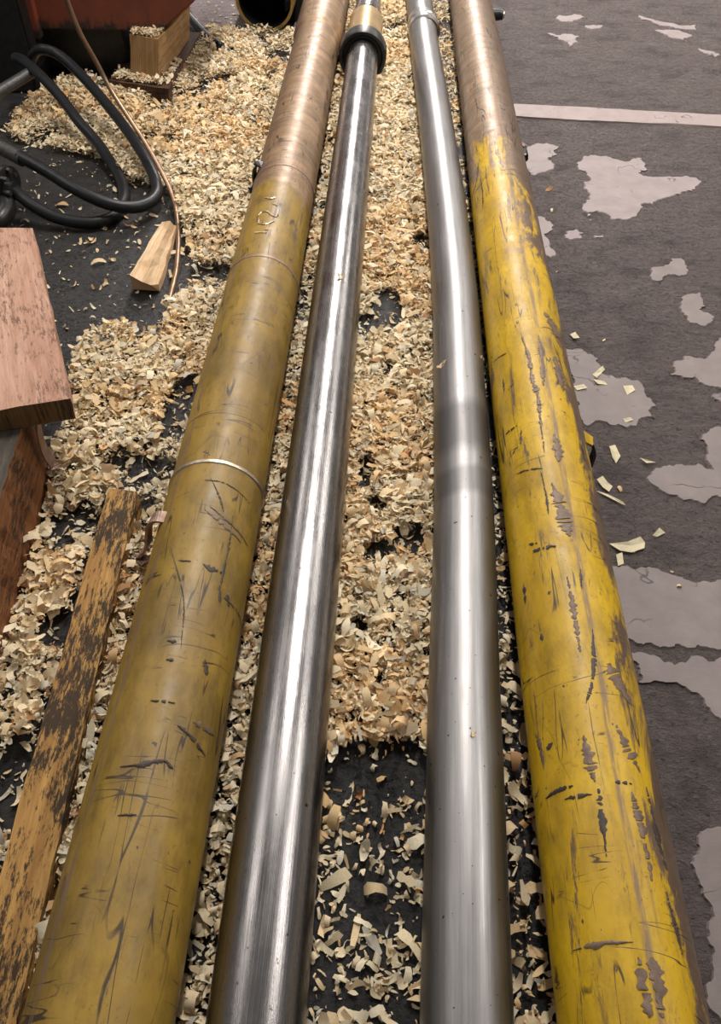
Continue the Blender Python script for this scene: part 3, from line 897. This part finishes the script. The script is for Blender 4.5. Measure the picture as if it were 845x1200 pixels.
set_local(tube('tube', hpath([(-50, 136, .13), (0, 107, .15), (38, 84, .17)], 4), .022, 18, M['ferrule']), h3)

# dark valve with flange at the left edge
vv = empty('valve', tuple(unproj(5, 240, 0)))
tag(vv, 'black flanged valve coupling at the left edge beside the hoses', 'valve')
va, vb = unproj(-40, 218, .10), unproj(17, 222, .10)
dv = (vb - va).normalized()
set_local(tube('body', [va, va + dv * .05, va + dv * .051, va + dv * .12, vb], [.05, .05, .035, .035, .024], 24, M['black_steel']), vv)
fa, fb = unproj(8, 214, .115), unproj(17, 216, .115)
df = (fb - fa).normalized()
set_local(tube('flange', [fa - df * .012, fa - df * .010, fa + df * .010, fa + df * .012], [.052, .056, .056, .052], 28, M['black_steel']), vv)
for a_ in range(6):
    side = Vector((0, math.cos(a_ * PI / 3 + .3), math.sin(a_ * PI / 3 + .3)))
    c = fa + side * .043
    set_local(tube('bolt', [c, c + df * .028], .009, 6, M['ferrule'], smooth=False), vv)
set_local(tube('lower_body', hpath([(-14, 268, .03), (0, 258, .05), (8, 244, .06), (6, 226, .08)], 4), .03, 20, M['black_steel']), vv)

# thin copper tube
cp = tube('copper_tube', hpath([(69, -25, .62), (78, 0, .55), (94, 39, .45), (114, 75, .35), (128, 102, .28), (149, 135, .21), (170, 167, .15), (188, 199, .095), (200, 224, .055), (206.6, 248, .025), (209, 277, .012), (208.5, 298, .011), (206, 321, .011), (199, 350, .011)]), .0085, 14, M['copper'])
tag(cp, 'thin brown copper tube curving down from the red machine to the floor', 'tube')

# black hose end beyond the block
bk = tube('hose_end', smooth_path([unproj(212, 8, .05), unproj(226, 25, .03), unproj(242, 42, .022), unproj(255, 52, .022), unproj(257, 54, .022)], 5)[:-1] + [unproj(258, 55, .022)], [.02] * 19 + [.023, .014], 16, M['rubber'])
tag(bk, 'short black hose end on the pale floor behind the wooden block', 'hose')

# open tube behind -------------------------------------------------------
yt = unproj(313, 39, 0).y
rt = .146
xt = unproj(313, 39, 0).x
tu = empty('steel_tube', (xt, yt, 0))
tag(tu, 'short ochre tube with a black open bore facing the camera, behind the shavings', 'tube')
set_local(lathe_y('shell', xt, rt + .002, [(yt, rt - .016), (yt, rt - .002), (yt + .004, rt), (yt + .9, rt), (yt + .9, rt - .016)], 64, M['tube_ochre'], None, True), tu)
set_local(tag(lathe_y('bore', xt, rt + .002, [(yt + .004, rt - .0165), (yt + .6, rt - .0165), (yt + .6, .001), (yt + .61, .001), (yt + .61, rt - .0155), (yt + .004, rt - .0155)], 64, M['bore'], None, True), 'black bore'), tu)
xk = unproj(346, 26, .0)
dk = tube('steel_bar', [Vector((xk.x + .02, xk.y, .075)), Vector((xk.x + .02, xk.y + .015, .075)), Vector((xk.x + .02, xk.y + .8, .075))], [.07, .075, .075], 40, M['black_steel'])
tag(dk, 'dark round steel bar lying between the open tube and left cylinder', 'bar')

# ------------------------------------------------------------------ wood shavings
def bars_clear(x, y, z, pad=.0):
    ok = (x - XL) ** 2 + (z - ZL) ** 2 > (RL + pad) ** 2
    ok &= (x - XR) ** 2 + (z - ZR) ** 2 > (RR + pad) ** 2
    ok &= (x - XS) ** 2 + (z - ZS) ** 2 > (RS + pad) ** 2
    by = np.array([p.y for p in bpath]); bx = np.array([p.x for p in bpath])
    cx = np.interp(y, by, bx)
    ok &= (x - cx) ** 2 + (z - BENT_Z) ** 2 > (BENT_R + pad) ** 2
    return ok

def bent_x(y):
    by = np.array([p.y for p in bpath]); bx = np.array([p.x for p in bpath])
    return np.interp(y, by, bx)

LEFT_POLY = floor_poly([(243,38),(285,42),(350,44),(356,60),(330,180),(300,330),(240,520),(190,680),(120,950),(20,1300),(-90,1300),(-60,900),(8,770),(52,627),(64,555),(88,480),(84,440),(110,395),(190,375),(232,335),(215,270),(205,235),(190,225),(152,218),(128,192),(80,182),(30,172),(10,160),(40,118),(95,92),(128,108),(186,118),(236,55)])
TIMBER_POLY = floor_poly([(-120,780),(5,778),(50,630),(62,556),(40,500),(-120,500)])
PLANK_POLY = [tuple(unproj(px, py, 0)[:2]) for px, py in ((-75,1330),(-5,1330),(158,592),(124,592))]
HOLES = [  # oil-black bare spots, photo pixel centre and pixel radii
 (165,556,55,15), (68,742,18,24), (15,930,26,60), (218,480,25,40), (452,372,18,26), (430,388,16,14), (478,640,20,18), (445,655,22,14),
 (500,290,20,10), (440,600,14,10), (455,905,70,30), (372,215,6,10), (355,300,7,14), (268,98,16,7), (328,70,14,6), (250,330,40,14), (430,560,10,20), (420,740,14,12), (500,105,14,9)]
HW = []
for (px, py, rx, ry) in HOLES:
    c = unproj(px, py, 0); ex = unproj(px + rx, py, 0); ey = unproj(px, py - ry, 0)
    HW.append((c.x, c.y, (ex - c).length, (ey - c).length))

def density(x, y):
    n = fbm(x * 7, y * 5, 21, 3)
    d = np.zeros_like(x)
    left = in_poly(x, y, LEFT_POLY)
    d = np.where(left, np.clip((n - .22) * 5.0, .14, 1), d)
    bx = bent_x(y)
    # between the cylinders
    mid = (x > XL + .02) & (x < XR - .01) & (y > -.2) & (y < 6)
    dm = np.clip((n - .20) * 5.0, .16, 1)
    dm = np.where(x > bx, np.clip((n - .30) * 5.0, .08, .85), dm)
    dm = np.where((y < .66) & (x > XS), np.where(x > bx, dm * .7, dm * .16), dm)
    d = np.where(mid, dm, d)
    # thin scatter over the bare floor round the hoses and along the right cylinder
    rest = (~left) & (~mid)
    d = np.where(rest & (x < XL) & (y > .3) & (y < 5), .018, d)
    d = np.where(rest & (x > XR) & (x < XR + .34) & (y > 1.0) & (y < 3.2), .010 * (1 - (x - XR) / .36), d)
    for (cx, cy, rx, ry) in HW:
        q = ((x - cx) / rx) ** 2 + ((y - cy) / ry) ** 2 + (n - .5) * 1.6
        d = np.where(q < 1, d * .10, d)
    d = np.where(in_poly(x, y, TIMBER_POLY), 0, d)
    return d

def shaving_cloud(n, L, Wd, curl, k, pos, yaw, tilt, roll, seed):
    """arrays of n curled strips, k segments each -> (verts, quads)"""
    rng = np.random.default_rng(seed)
    t = np.linspace(-.5, .5, k + 1)[None, :]
    c = np.where(np.abs(curl) < .05, .05, curl)[:, None]
    Rr = L[:, None] / c
    lx = Rr * np.sin(t * c); lz = Rr * (1 - np.cos(t * c))
    wprof = .5 * Wd[:, None] * (1 - np.abs(2 * t) ** 3 * rng.uniform(0, .8, (n, 1)))
    wob = 1 + rng.uniform(-.35, .35, (n, k + 1))
    skew = rng.uniform(-.4, .4, (n, 1)) * Wd[:, None] * t * 2
    bow = Wd[:, None] * rng.uniform(-.2, .2, (n, 1))
    v = np.zeros((n, k + 1, 2, 3))
    for s, sg in ((0, -1), (1, 1)):
        v[:, :, s, 0] = lx
        v[:, :, s, 1] = sg * wprof * wob + skew
        v[:, :, s, 2] = lz + bow * (sg > 0)
    def rot(a, i, j):
        ca, sa = np.cos(a)[:, None, None], np.sin(a)[:, None, None]
        p, q = v[..., i].copy(), v[..., j].copy()
        v[..., i] = ca * p - sa * q; v[..., j] = sa * p + ca * q
    rot(roll, 1, 2); rot(tilt, 0, 2); rot(yaw, 0, 1)
    zmin = v[..., 2].min(axis=(1, 2))
    v[..., 0] += pos[:, 0, None, None]; v[..., 1] += pos[:, 1, None, None]
    v[..., 2] += (pos[:, 2] - zmin)[:, None, None]
    base = (np.arange(n) * (k + 1) * 2)[:, None]
    i = np.arange(k)[None, :] * 2
    q = np.stack([base + i, base + i + 1, base + i + 3, base + i + 2], -1)
    return v.reshape(-1, 3), q.reshape(-1, 4)

PAL = np.array([(.82, .70, .47), (.88, .79, .58), (.76, .60, .36), (.80, .66, .45), (.70, .46, .24), (.46, .25, .12), (.66, .63, .52)])
def tints(n, y, rng, red=None):
    p = np.array([.30, .25, .15, .12, .05, .02, .11])
    c = PAL[rng.choice(len(PAL), n, p=p)] * rng.uniform(.82, 1.1, (n, 1))
    if red is not None:
        c = np.where(red[:, None], c * np.array([.98, .84, .68]), c)
    return np.clip(c, 0, 1)

def build_mesh(name, V, Q, colr, per):
    me = bpy.data.meshes.new(name)
    me.vertices.add(len(V)); me.vertices.foreach_set('co', V.ravel().astype(np.float32))
    nq = len(Q)
    me.loops.add(nq * 4); me.loops.foreach_set('vertex_index', Q.ravel().astype(np.int32))
    me.polygons.add(nq)
    me.polygons.foreach_set('loop_start', (np.arange(nq) * 4).astype(np.int32))
    me.polygons.foreach_set('loop_total', np.full(nq, 4, np.int32))
    me.update(calc_edges=True)
    at = me.color_attributes.new('tint', 'FLOAT_COLOR', 'POINT')
    cc = np.ones((len(V), 4), np.float32); cc[:, :3] = np.repeat(colr, per, 0)
    at.data.foreach_set('color', cc.ravel())
    return me

def scatter(zone_fn, x0, x1, y0, y1, n_try, seed):
    rng = np.random.default_rng(seed)
    x = rng.uniform(x0, x1, n_try); y = rng.uniform(y0, y1, n_try)
    d = density(x, y)
    keep = (rng.random(n_try) < d) & zone_fn(x, y)
    x, y, d = x[keep], y[keep], d[keep]
    return x, y, d, rng

def litter(name, label, zone_fn, box, n_try, seed, hmax):
    x, y, d, rng = scatter(zone_fn, *box, n_try, seed)
    n = len(x)
    size = np.exp(rng.normal(0, .62, n))
    L = np.clip(.0125 * size, .003, .055); Wd = np.clip(L * rng.uniform(.14, .55, n), .0015, .018)
    curl = rng.choice([-1, 1], n) * np.abs(rng.normal(1.7, 1.3, n))
    mound = hmax * np.clip(d * 1.15 - .1, .03, 1) * (0.55 + .9 * fbm(x * 14, y * 14, 5, 2))
    z = mound * np.sqrt(rng.random(n)) + .001
    ok = bars_clear(x, y, z + .004, .002)
    # keep them out of the plank
    ok &= ~in_poly(x, y, PLANK_POLY)
    x, y, z, L, Wd, curl, d = [a[ok] for a in (x, y, z, L, Wd, curl, d)]
    n = len(x)
    V, Q = shaving_cloud(n, L, Wd, curl, 4, np.stack([x, y, z], 1), rng.uniform(0, 2 * PI, n), rng.normal(0, .26, n), rng.normal(0, .28, n), seed + 1)
    V[:, 2] = np.maximum(V[:, 2], .0008)
    red = (fbm(x * 3.1, y * 3.1, 40, 2) > .60)
    me = build_mesh(name, V, Q, tints(n, y, rng, red & (rng.random(n) < .6)), 10)
    o = link(name, me, M['shaving_mix'])
    return tag(o, label, 'shavings', kind='stuff'), n

tot = 0
z_left = lambda x, y: x < XL
z_gap = lambda x, y: (x >= XL) & (x < XS)
z_mid = lambda x, y: (x >= XS) & (x < bent_x(y))
z_right = lambda x, y: (x >= bent_x(y))
for nm, lb, fn, box, nt, sd, hm in (
  ('shaving_litter', 'drift of pale wood shavings left of the left yellow cylinder', z_left, (-1.75, XL, .0, 5.2), 210000, 101, .040),
  ('shaving_litter', 'strip of wood shavings between left yellow cylinder and straight rod', z_gap, (XL, XS, -.2, 6.0), 38000, 102, .030),
  ('shaving_litter', 'drift of pale wood shavings between the two steel rods', z_mid, (XS, .16, -.2, 6.0), 80000, 103, .034),
  ('shaving_litter', 'thin strip of shavings between bent rod and right yellow cylinder', z_right, (0.0, XR + .36, -.2, 6.0), 48000, 104, .022)):
    o_, n_ = litter(nm, lb, fn, box, nt, sd, hm); tot += n_

# shavings lying on the block and the dark board
def litter_on(name, label, quad, z, n, seed, hm=.012):
    rng = np.random.default_rng(seed)
    a, b, c, d = [np.array(v[:2]) for v in quad]
    u, v = rng.random(n), rng.random(n)
    P = (a * (1 - u)[:, None] + b * u[:, None]) * (1 - v)[:, None] + (d * (1 - u)[:, None] + c * u[:, None]) * v[:, None]
    L = np.clip(.014 * np.exp(rng.normal(0, .45, n)), .005, .04); Wd = L * rng.uniform(.25, .7, n)
    pos = np.stack([P[:, 0], P[:, 1], z + .002 + hm * rng.random(n)], 1)
    V, Q = shaving_cloud(n, L, Wd, rng.normal(0, 1.5, n), 4, pos, rng.uniform(0, 6.3, n), rng.normal(0, .35, n), rng.normal(0, .35, n), seed)
    o = link(name, build_mesh(name, V, Q, tints(n, None, rng), 10), M['shaving_mix'])
    return tag(o, label, 'shavings', kind='stuff')
litter_on('shaving_litter', 'crumbs of shavings on top of the pale wooden block', [unproj(153, 40, zk), unproj(184, 45, zk), unproj(193, 36, zk), unproj(160, 33, zk)], zk, 420, 201)
litter_on('shaving_litter', 'shavings on the dark board around the foot of the block', [unproj(130, 93, zq), unproj(192, 101, zq), unproj(188, 96, zq), unproj(140, 82, zq)], zq, 420, 202)
litter_on('shaving_litter', 'shavings on the dark board along right side of block', [unproj(189, 97, zq), unproj(198, 99, zq), unproj(214, 70, zq), unproj(207, 68, zq)], zq, 160, 203, .006)

# larger curls, one object each -----------------------------------------
def curl_mesh(seed):
    rnd = random.Random(seed)
    k, m = 9, 3
    L = rnd.uniform(.035, .06); Wd = rnd.uniform(.014, .028)
    c = rnd.choice((.6, 1.2, 2.0, 3.2, 4.4)); tw = rnd.uniform(-.35, .35); tap = rnd.uniform(.0, .75)
    Rr = L / c
    vs, fs = [], []
    for i in range(k + 1):
        t = i / k - .5
        for j in range(m + 1):
            s = j / m - .5
            w = Wd * (1 - tap * (t + .5)) * (1 + .18 * math.sin(i * 1.7 + seed))
            e = rnd.uniform(-.006, .006) if i in (0, k) else rnd.uniform(-.001, .001)
            a = t * c
            x = Rr * math.sin(a) + e; z = Rr * (1 - math.cos(a)); y = s * w + rnd.uniform(-.0012, .0012)
            z += (s * s) * w * .3 + tw * s * w * t * 2
            vs.append((x, y + tw * t * .01, z))
    for i in range(k):
        for j in range(m):
            a = i * (m + 1) + j
            fs.append((a, a + 1, a + m + 2, a + m + 1))
    me = bpy.data.meshes.new('wood_shaving')
    zmin = min(v[2] for v in vs)
    me.from_pydata([(v[0], v[1], v[2] - zmin) for v in vs], [], fs)
    me.materials.append(M['shaving'])
    me.polygons.foreach_set('use_smooth', [True] * len(fs))
    return me
CURLS = [curl_mesh(i * 3 + 1) for i in range(14)]

def curl_at(p, rz, s, label, group=None, me=None, tilt=(0, 0)):
    o = bpy.data.objects.new('wood_shaving', me or random.choice(CURLS))
    COL.objects.link(o)
    o.location = p; o.rotation_euler = (tilt[0], tilt[1], rz); o.scale = (s, s, s)
    return tag(o, label, 'shaving', group)

def big_curls(n_want, zone_fn, box, label, group, seed, hm, smin=.6, smax=1.15, dmin=.3):
    x, y, d, rng = scatter(zone_fn, *box, n_want * 60, seed)
    # only where the camera can see
    z = hm * np.clip(d * 1.15 - .1, .03, 1) * (0.55 + .9 * fbm(x * 14, y * 14, 5, 2))
    ok = bars_clear(x, y, z + .01, .018) & ~in_poly(x, y, PLANK_POLY) & (d > dmin)
    cnt = 0
    for X, Y, Z in zip(x[ok], y[ok], z[ok]):
        c = CAM_M.transposed() @ (Vector((X, Y, Z)) - CAM_P)
        px = W_IMG / 2 + FPX * c.x / -c.z; py = H_IMG / 2 - FPX * c.y / -c.z
        if not (0 < px < W_IMG and 20 < py < H_IMG): continue
        curl_at((X, Y, Z - .002), rng.uniform(0, 6.3), rng.uniform(smin, smax), label, group, tilt=(rng.normal(0, .3), rng.normal(0, .3)))
        cnt += 1
        if cnt >= n_want: break
def between(y0, y1, zf): return lambda x, y: zf(x, y) & (y >= y0) & (y < y1)
Y_A, Y_B, Y_C = y_at(560, 0), y_at(380, 0), y_at(200, 0)
plank_x = lambda y: np.interp(y, [unproj(60, 880, 0).y, unproj(143, 590, 0).y], [unproj(60, 880, 0).x, unproj(143, 590, 0).x])
near_l = lambda x, y: z_left(x, y) & (x < plank_x(y)); near_r = lambda x, y: z_left(x, y) & (x >= plank_x(y))
big_curls(34, between(-1, Y_A, near_l), (-1.2, XL, .2, Y_A), 'big curled shaving on the floor between the red-brown timber and the long plank', 'curls between timber and long plank', 301, .040, .9, 1.5)
big_curls(10, between(-1, Y_A, near_r), (-.9, XL, .2, Y_A), 'shaving curl in the gap between the long plank and left cylinder', 'curls between plank and left cylinder', 305, .030, .5, .9)
big_curls(40, between(Y_A, Y_B, z_left), (-1.3, XL, Y_A, Y_B), 'curled shaving in the drift beyond the long plank, beside the pinkish plank end', 'curls beyond the long plank', 306, .040, .7, 1.2)
big_curls(30, between(Y_B, Y_C, z_left), (-1.3, XL, Y_B, Y_C), 'shaving curl in the drift between the copper tube and left cylinder', 'curls beside the copper tube', 307, .040, .7, 1.2)
big_curls(45, between(Y_C, 4.4, z_left), (-1.6, XL, Y_C, 4.4), 'shaving curl in the far drift around the hoses and wooden block', 'curls around the hoses and block', 308, .040, .8, 1.4)
big_curls(22, z_gap, (XL, XS, -.1, 3.5), 'wood shaving curl in the gap between left cylinder and straight rod', 'curls between left cylinder and straight rod', 302, .030, .4, .8)
big_curls(14, between(-1, .66, z_mid), (XS, .16, .0, .66), 'shaving lying on nearly bare black floor between the rods, nearest the camera', 'curls on the bare floor between the rods', 309, .010, .6, 1.1, 0)
big_curls(50, between(.66, Y_B, z_mid), (XS, .16, .66, Y_B), 'large pale shaving in the near drift between the two steel rods', 'near curls between the rods', 303, .034, .7, 1.3)
big_curls(30, between(Y_B, 4.2, z_mid), (XS, .16, Y_B, 4.2), 'pale shaving in the far drift between the two steel rods', 'far curls between the rods', 310, .034, .7, 1.1)
big_curls(20, z_right, (.0, XR, -.1, 3.0), 'wood shaving curl between bent rod and right cylinder', 'curls between bent rod and right cylinder', 304, .022, .4, .8)

# single flakes out on the concrete and on the rods ---------------------
def flake(px_poly, label, z=.004, lift=.006, seed=0):
    P = [unproj(a, b, z) for a, b in px_poly]
    c = sum(P, Vector()) / len(P)
    bm = bmesh.new(); rnd = random.Random(seed)
    top = []; 
    for i, p in enumerate(P):
        q = p - c
        top.append(bm.verts.new((q.x, q.y, .0012 + lift * rnd.random())))
    ctr = bm.verts.new((0, 0, lift * .35 + .001))
    n = len(P)
    for i in range(n): bm.faces.new((ctr, top[i], top[(i + 1) % n]))
    bmesh.ops.solidify(bm, geom=list(bm.faces), thickness=.0008)
    o = from_bm('wood_shaving', bm, M['flake'])
    o.location = (c.x, c.y, z - .002)
    return tag(o, label, 'shaving', 'loose flakes on the concrete')
flake([(714,637),(735,636),(750,630),(756,636),(755,643),(740,648),(726,646)], 'largest pale wood flake on the concrete right of the right cylinder', seed=1)
flake([(764,629),(772,620),(780,624),(770,629)], 'small pale wood chip right of the largest flake on the concrete', seed=2)
flake([(722,650),(729,648),(731,661),(724,664)], 'upright pale wood chip just below the largest flake on the concrete', seed=3)
flake([(714,523),(721,521),(727,535),(722,543),(718,536)], 'short split wood chip on concrete beside the black hook of right cylinder', seed=4)
flake([(749,537),(758,540),(768,543),(757,544)], 'thin pale sliver on concrete right of the short split chip', seed=5)
flake([(699,563),(706,559),(712,566),(718,570),(714,576),(706,572)], 'ragged pale chip on the concrete close against the right cylinder', seed=6)
flake([(698,575),(712,579),(730,589),(733,592),(728,591),(711,582)], 'thin curled string of wood on concrete under the ragged chip', seed=7)
flake([(694,439),(706,430),(709,433),(699,444)], 'narrow stick of wood on the dull floor patch by the right cylinder', seed=8)
flake([(695,445),(708,447),(712,451),(700,451)], 'pale chip just below the narrow stick on the dull patch', seed=9)
flake([(730,453),(741,452),(744,458),(735,463)], 'pale chip in the middle of the dull floor patch', seed=10)
flake([(672,453),(684,451),(688,456),(676,458)], 'pale chip on dull patch touching the right cylinder', seed=11)
flake([(730,491),(738,490),(742,493),(733,495)], 'tiny sliver at the lower edge of the dull floor patch', seed=12)
flake([(668,392),(674,390),(679,397),(672,398)], 'tiny pale chip on concrete above the dull floor patch', seed=13)

def on_rod(px, py, zc, r, xaxis, label, s, rz, seed):
    p = unproj(px, py, zc + r * .95)
    z = zc + math.sqrt(max(0, r * r - (p.x - xaxis) ** 2))
    p = unproj(px, py, z); 
    n = Vector((p.x - xaxis, 0, z - zc)).normalized()          # lie on the curved surface
    o = curl_at(p + n * .0006, 0, s * 1.2, label, None, CURLS[seed])
    q = Vector((0, 0, 1)).rotation_difference(n) @ Euler((0, 0, rz)).to_quaternion()
    o.rotation_euler = q.to_euler()
on_rod(399, 326, ZS, RS, XS, 'pale wood shaving lying on the straight steel rod', .62, .4, 3)
on_rod(554, 861, BENT_Z, BENT_R, float(bent_x(unproj(554, 861, .15).y)), 'small pinkish shaving on the near part of the bent rod', .28, .1, 6)
on_rod(519, 427, BENT_Z, BENT_R, float(bent_x(unproj(519, 427, .15).y)), 'pointed pale sliver on the bent rod beside its dark stain', .55, .5, 0)
on_rod(563, 419, BENT_Z, BENT_R, float(bent_x(unproj(563, 419, .12).y)), 'pale shaving on right flank of bent rod above the stain', .34, 1.3, 9)
print('shavings', tot)
